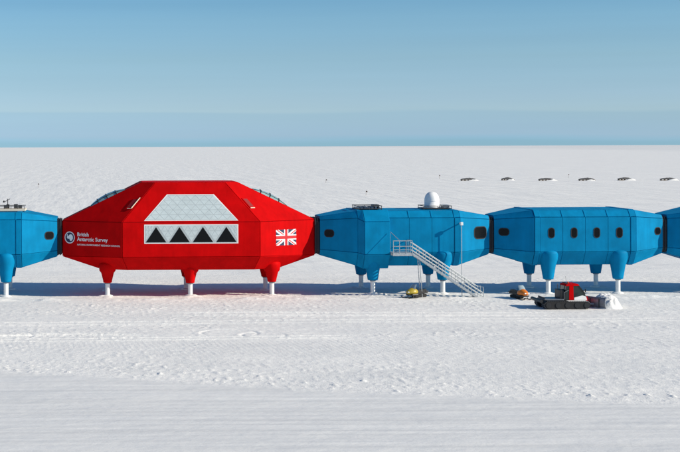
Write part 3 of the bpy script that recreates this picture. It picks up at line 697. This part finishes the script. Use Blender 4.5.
# ------------------------------------------------------------------ snow groomer with blade
def groomer():
    gx, gy = 49.5, -17.3
    t = thing('snow_groomer', 'red and black tracked snow groomer with front blade beside a snow heap', 'snow groomer', (gx, gy, gz(gx, gy)))
    MB().box((-2.3, -.75, .42), (2.2, .75, .92), b=.06).build('chassis', 'black_plastic', t)
    for sy in (-1, 1):
        yc = sy*1.32; hw = .52
        prof = []
        for k in range(9): a = R(90+180*k/8); prof.append((-2.25+.40*math.cos(a), .44+.40*math.sin(a)))
        for k in range(9): a = R(-90+180*k/8); prof.append((2.12+.38*math.cos(a), .46+.38*math.sin(a)))
        tr = MB().prism(prof, yc-hw, yc+hw).build('track', 'track_rubber', t)
        # cleats round the belt
        P = [V((x, 0, z)) for x, z in prof]; per = []
        for i in range(len(P)):
            A, B = P[i], P[(i+1) % len(P)]; n = max(1, int((B-A).length/.24))
            for k in range(n): per.append((A.lerp(B, (k+.5)/n), (B-A).normalized()))
        cm = MB()
        for p, d in per:
            nrm = V((d.z, 0, -d.x)) ; nrm = nrm if nrm.dot(p-V((0, 0, .44))) > 0 else -nrm
            M = Matrix.Translation((p.x, yc, p.z)) @ Matrix(((d.x, 0, nrm.x, 0), (0, 1, 0, 0), (d.z, 0, nrm.z, 0), (0, 0, 0, 1)))
            cm.box((-.03, -hw-.02, -.01), (.03, hw+.02, .055), M=M)
        c = cm.build('cleats', 'dark_metal', tr)
        for k in range(5):
            x = -2.2+k*1.08; r = .30
            MB().add(*(lambda q: (q.v, q.f))(MB().tube([(x, yc+sy*hw-.05, .45), (x, yc+sy*(hw+.04), .45)], r, 16))).build('wheel', 'black_plastic', tr)
        MB().box((-2.35, yc-hw+.02, .86), (.0, yc+hw-.02, .93), b=.02).build('fender', 'black_plastic', t)
        MB().prism([(.0, .90), (2.2, .90), (2.42, .74), (2.42, .70), (2.15, .86), (.0, .86)], yc-hw+.02, yc+hw-.02).build('fender', 'white_paint', t)
    MB().box((-2.45, -1.2, .93), (-.25, 1.2, 1.05), b=.03).build('deck', 'steel_grey', t)
    MB().box((-2.45, -1.2, 1.05), (-2.38, 1.2, 1.22)).build('tailboard', 'dark_metal', t)
    MB().box((-.62, -.9, 1.05), (-.12, .9, 2.0), b=.06).build('engine_cover', 'black_plastic', t)
    # cab: glass body with red roof, door pillar and lower skirt
    ca = [(-.1, .95), (.08, 2.46), (1.45, 2.52), (2.22, 1.62), (2.40, .95)]
    gl = MB().prism(ca, -.98, .98).build('cab', 'cab_glass', t)
    MB().prism([(.0, 2.44), (.12, 2.60), (1.40, 2.66), (1.58, 2.50), (1.45, 2.46)], -1.04, 1.04).build('roof', 'red_paint', gl)
    for sy in (-1, 1):
        y0, y1 = (sy*.97, sy*1.03) if sy > 0 else (sy*1.03, sy*.97)
        MB().prism([(.40, .95), (.92, .95), (.88, 2.48), (.44, 2.46)], y0, y1).build('door_pillar', 'red_paint', gl)
        MB().prism([(1.42, 2.50), (1.54, 2.50), (2.30, 1.60), (2.20, 1.60)], y0, y1).build('pillar', 'black_plastic', gl)
        MB().prism([(.98, .93), (2.43, .93), (2.32, 1.30), (1.9, 1.42), (.98, 1.18)], y0-.01, y1+.01).build('skirt', 'white_paint', gl)
        MB().prism([(-.12, .95), (.05, .95), (.2, 2.46), (.05, 2.46)], y0, y1).build('pillar', 'black_plastic', gl)
        MB().tube([(2.0, sy*1.0, 1.95), (2.15, sy*1.32, 2.05)], .025, 6).build('mirror_arm', 'black_plastic', gl)
        MB().box((2.10, sy*1.36-.09, 1.80), (2.18, sy*1.36+.09, 2.15), b=.02).build('mirror', 'black_plastic', gl)
        MB().tube([(-.35, sy*.7, 1.9), (-.35, sy*.7, 2.55)], .06, 8).build('exhaust', 'steel_grey', t) if sy > 0 else None
    MB().box((2.36, -.95, .72), (2.52, .95, 1.30), b=.05).build('nose', 'red_paint', t)
    for y in (-.7, .7): MB().add(*(lambda q: (q.v, q.f))(MB().tube([(2.5, y, 1.1), (2.55, y, 1.1)], .1, 12))).build('headlight', 'white_paint', t)
    MB().box((.2, -.8, 2.64), (.34, .8, 2.76), b=.03).build('light_bar', 'black_plastic', gl)
    # blade on push arms
    for sy in (-1, 1): MB().tube([(2.2, sy*.55, .55), (3.3, sy*.7, .45)], .09, 8).build('push_arm', 'steel_grey', t)
    pr = [(.28*math.cos(R(a))+.2, .62+.62*math.sin(R(a))) for a in range(110, 251, 14)]
    blade = MB().prism(pr+[(x+.07, z) for x, z in reversed(pr)], -2.0, 2.0).build('blade', 'steel_grey', t)
    blade.location = (3.2, 0, 0); blade.rotation_euler = (0, 0, R(33))        # angled to cast the snow aside
    for y in (-1.2, 0, 1.2): MB().box((-.13, y-.05, .15), (.08, y+.05, 1.1)).build('blade_rib', 'dark_metal', blade)
    # folded rear tiller
    for sy in (-1, 1): MB().tube([(-2.3, sy*.6, .75), (-2.95, sy*.7, .95)], .07, 8).build('lift_arm', 'steel_grey', t)
    MB().add(*(lambda q: (q.v, q.f))(MB().tube([(-2.98, -1.7, .88), (-2.98, 1.7, .88)], .19, 10))).build('tiller', 'black_plastic', t)
    t.scale = (.94, .94, .98)
    for sy in (-1, 1): MB().tube([(-.2, sy*1.12, 1.0), (-.2, sy*1.14, 1.75), (.3, sy*1.12, 2.0)], .02, 6).build('grab_rail', 'galvanised', t)
    MB().lathe([(.07, 2.62), (.07, 2.74), (.04, 2.80)], (.8, .55, 0), 12).build('beacon', 'orange_paint', gl)
    MB().tube([(.15, -.85, 2.6), (.05, -.85, 3.5)], .012, 5).build('aerial', 'black_plastic', gl)
    MB().tube([(2.28, -.1, 1.63), (1.75, -.35, 2.25)], .015, 5).build('wiper', 'black_plastic', gl)
groomer()

def heap(cx_, cy, rx, ry, h, label, seed):
    n, m = 56, 22; vs = []; fs = []
    for j in range(m+1):
        f = j/m
        for i in range(n):
            a = 2*math.pi*i/n; wob = 1+.13*(mnoise.noise(V((math.cos(a)*1.3+seed, math.sin(a)*1.3, f*1.2)))+.5*mnoise.noise(V((math.cos(a)*3+seed, math.sin(a)*3, f*3))))
            r = (1-f)**.55*wob if j < m else 0
            z = h*math.sin(f*math.pi/2)**1.1*(1+.25*mnoise.noise(V((math.cos(a)*1.6*(1-f), math.sin(a)*1.6*(1-f), seed))))
            x, y = rx*r*math.cos(a), ry*r*math.sin(a)
            lump = .16*mnoise.noise(V((x*1.8, y*1.8, z*1.8+seed)))+.09*mnoise.noise(V((x*4.5, y*4.5, z*4.5+seed)))
            vs.append((x, y, z-.12+(lump if 0 < j else 0)))
    for j in range(m):
        for i in range(n): fs.append((j*n+i, j*n+(i+1) % n, (j+1)*n+(i+1) % n, (j+1)*n+i))
    o = MB().add(vs, fs).build('snow_heap', 'snow', None, smooth=True); o.location = (cx_, cy, gz(cx_, cy))
    return tag(o, label, 'snow heap')
heap(54.35, -16.8, 1.65, 2.3, 1.38, 'fresh white snow heap pushed up in front of the groomer blade', 3.1)

# ------------------------------------------------------------------ snowmobiles
def snowmobile(label, x, y, rz, paint):
    t = thing('snowmobile', label, 'snowmobile', (x, y, gz(x, y)), rz)      # faces +x
    tr = []
    for k in range(7): a = R(90+180*k/6); tr.append((-1.05+.17*math.cos(a), .19+.17*math.sin(a)))
    for k in range(7): a = R(-90+150*k/6); tr.append((.30+.15*math.cos(a), .20+.17*math.sin(a)))
    MB().prism(tr, -.22, .22).build('track', 'track_rubber', t)
    MB().prism([(-1.25, .42), (.5, .38), (.5, .52), (-.1, .62), (-1.28, .58)], -.30, .30).build('tunnel', 'black_plastic', t)
    MB().prism([(-1.15, .58), (.0, .60), (.05, .80), (-.2, .84), (-.5, .78), (-1.1, .86), (-1.2, .72)], -.21, .21).build('seat', 'black_plastic', t)
    bm = bmesh.new(); bmesh.ops.create_uvsphere(bm, u_segments=20, v_segments=12, radius=1)
    for v in bm.verts:
        xx, yy, zz = v.co; s = 1-.25*max(xx, 0)
        v.co = V((.62+xx*.72, yy*.50*s, .58+(zz*.46*(1-.35*max(xx, 0)) if zz > 0 else zz*.24)))
    me = bpy.data.meshes.new('cowl'); bm.to_mesh(me); bm.free(); me.materials.append(MAT[paint]); me.polygons.foreach_set('use_smooth', [True]*len(me.polygons)); link('cowl', me, t)
    MB().box((.15, -.50, .26), (1.0, .50, .44), b=.06).build('belly_pan', 'black_plastic', t)
    n = 9; vs = []
    for j, (zz, xx, wd) in enumerate(((.90, .62, .38), (1.12, .48, .38), (1.38, .28, .30))):
        for i in range(n): a = R(-70+140*i/(n-1)); vs.append(V((xx-.12+.22*math.cos(a), wd*math.sin(a)/math.sin(R(70)), zz)))
    vs += [v+V((-.015, 0, 0)) for v in vs]; k = 3*n
    fs = [(j*n+i, j*n+i+1, (j+1)*n+i+1, (j+1)*n+i) for j in range(2) for i in range(n-1)]; fs += [tuple(reversed([q+k for q in f])) for f in fs]
    MB().add(vs, fs).build('windscreen', 'clear_screen', t, smooth=True)
    MB().tube([(.12, -.36, .98), (.2, -.2, 1.02), (.22, 0, 1.0), (.2, .2, 1.02), (.12, .36, .98)], .025, 6).build('handlebar', 'black_plastic', t)
    for sy in (-1, 1):
        MB().box((1.22, sy*.2-.09, .58), (1.32, sy*.2+.09, .70), b=.03).build('headlight', 'white_paint', t)
        sk = MB(); sk.prism([(.2, .03), (.2, .07), (1.35, .07), (1.62, .24), (1.66, .22), (1.42, .02)], sy*.46-.07, sy*.46+.07)
        s = sk.build('ski', 'black_plastic', t)
        MB().tube([(.8, sy*.46, .06), (.72, sy*.32, .40)], .035, 6).build('ski_leg', 'dark_metal', s)
    MB().box((-1.45, -.28, .58), (-1.05, .28, .66), b=.02).build('rack', 'dark_metal', t)
    return t
snowmobile('yellow and black snowmobile parked under the stair', 36.2, -6.75, R(-150), 'yellow_paint').scale = (1.12,)*3
snowmobile('orange snowmobile with clear windscreen parked near the oval-windowed module', 47.5, -8.45, R(-70), 'orange_paint').scale = (1.12,)*3

# ------------------------------------------------------------------ far depot line: loaded sledges drifted in
def sledge(x, y, L_, seed, label):
    rnd = random.Random(seed); z = gz(x, y)*.9
    t = thing('cargo_sledge', label, 'sledge', (x, y, z), R(rnd.uniform(-4, 4)), 'drifted cargo sledges in the far line')
    for sy in (-1, 1):
        MB().prism([(-L_/2, .0), (-L_/2, .18), (L_/2, .18), (L_/2+.5, .55), (L_/2+.6, .5), (L_/2+.1, .0)], sy*.9-.08, sy*.9+.08).build('runner', 'timber', t)
    MB().box((-L_/2, -1.1, .5), (L_/2, 1.1, .62)).build('deck', 'timber', t)
    for k in range(5):
        xx = -L_/2+.3+k*(L_-.6)/4; MB().box((xx-.08, -1.0, .15), (xx+.08, 1.0, .5)).build('bolster', 'timber', t)
    n, m = 26, 8; vs = []; fs = []
    for i in range(n+1):
        u = i/n; hgt = (.28+(.55+.4*mnoise.noise(V((seed, 0, 2))))*math.sin(math.pi*min(1, (u*1.02)**1.15))**.8)*(1+.10*mnoise.noise(V((u*6, seed, 0))))*min(1, .55+u*5)*min(1, .5+(1-u)*7)
        for j in range(m+1):
            a = math.pi*j/m; vs.append(V((-L_/2+u*L_, -1.15*math.cos(a)*(1+.05*mnoise.noise(V((u*9, j, seed)))), .62+hgt*math.sin(a)**.55)))
    k = m+1
    for i in range(n):
        for j in range(m): fs.append((i*k+j, (i+1)*k+j, (i+1)*k+j+1, i*k+j+1))
    fs += [tuple(range(k)), tuple(range(n*k, (n+1)*k)), tuple(i*k for i in range(n+1))+tuple(i*k+m for i in reversed(range(n+1)))]
    MB().add(vs, fs).build('tarpaulin_load', 'tarpaulin', t)
    for q in (.2, .4, .6, .8):
        i = int(q*n); MB().tube([vs[i*k+j]+V((0, 0, .015)) for j in range(m+1)], .04, 5).build('lashing', 'dark_metal', t)
    # snow banked against the load
    o = MB(); n2, m2 = 30, 10; v2 = []; f2 = []
    for i in range(n2+1):
        u = i/n2
        for j in range(m2+1):
            v_ = j/m2; hh = (.95+.35*mnoise.noise(V((seed, 3, 1))))*math.sin(math.pi*min(1, max(0, (u-.12)/.88)))**.6*(.2+.8*min(1, u*1.3))*(math.sin(math.pi*min(1, v_*1.0))**.8)*(1+.25*mnoise.noise(V((u*5, v_*4, seed+9))))
            v2.append(V((-L_*.32+u*L_*(.95+.12*math.sin(seed)), -3.1+v_*2.4, hh-.08)))
    kk = m2+1
    for i in range(n2):
        for j in range(m2): f2.append((i*kk+j, (i+1)*kk+j, (i+1)*kk+j+1, i*kk+j+1))
    o.add(v2, f2).build('snow_bank', 'snow', t, smooth=True)
LABS = ['dark tarpaulin-covered cargo sledge ending the far line, with a marker flag just past it',
        'shortest tarpaulin-covered cargo sledge in the distant drifted line',
        'dark cargo sledge between the shortest sledge and the flag behind the far line',
        'dark cargo sledge just past the marker flag that stands behind the far line',
        'second dark cargo sledge past the marker flag behind the far line',
        'third dark cargo sledge past the marker flag behind the far line',
        'fourth dark cargo sledge past the marker flag, cut by the frame']
for i, (x, y, L_) in enumerate(((180.9, 513, 7.4), (202.1, 520, 5.6), (217.6, 508, 7.0), (236.4, 505, 7.3), (257.4, 511, 6.6), (275.6, 503, 7.5), (293.5, 514, 6.8))):
    sledge(x, y, L_, i*3.7, LABS[i])
for i, (x, y, hgt, lb) in enumerate(((177.1, 556, 2.0, 'small dark marker flag beyond the end of the sledge line'), (248.6, 567, 2.0, 'small dark marker flag standing behind the sledge line'),
        (-26.6, 432, 1.8, 'lone dark marker flag on open snow behind the instrument-roofed module'), (106.5, 487, 1.8, 'lone dark marker flag on open snow beyond the red module\'s flagged end'),
        (93.5, 321, 1.7, 'dark marker flag on open snow behind the porched module'))):
    t = thing('marker_flag', lb, 'marker flag', (x, y, gz(x, y)), 0, 'marker flags on the open snow')
    MB().tube([(0, 0, -.2), (0, 0, hgt)], .05, 6).build('pole', 'timber', t)
    vs = []
    for k in range(7): vs += [V((.04+k*.08, .06*math.sin(k*1.1), hgt-.02-.02*k)), V((.04+k*.08, .06*math.sin(k*1.1+.3), hgt-.42-.03*k))]
    vs += [v+V((0, .02, 0)) for v in vs]; f1 = [(2*k, 2*k+1, 2*k+3, 2*k+2) for k in range(6)]
    MB().add(vs, f1+[tuple(reversed([q+14 for q in f])) for f in f1]).build('cloth', 'flag_cloth', t)
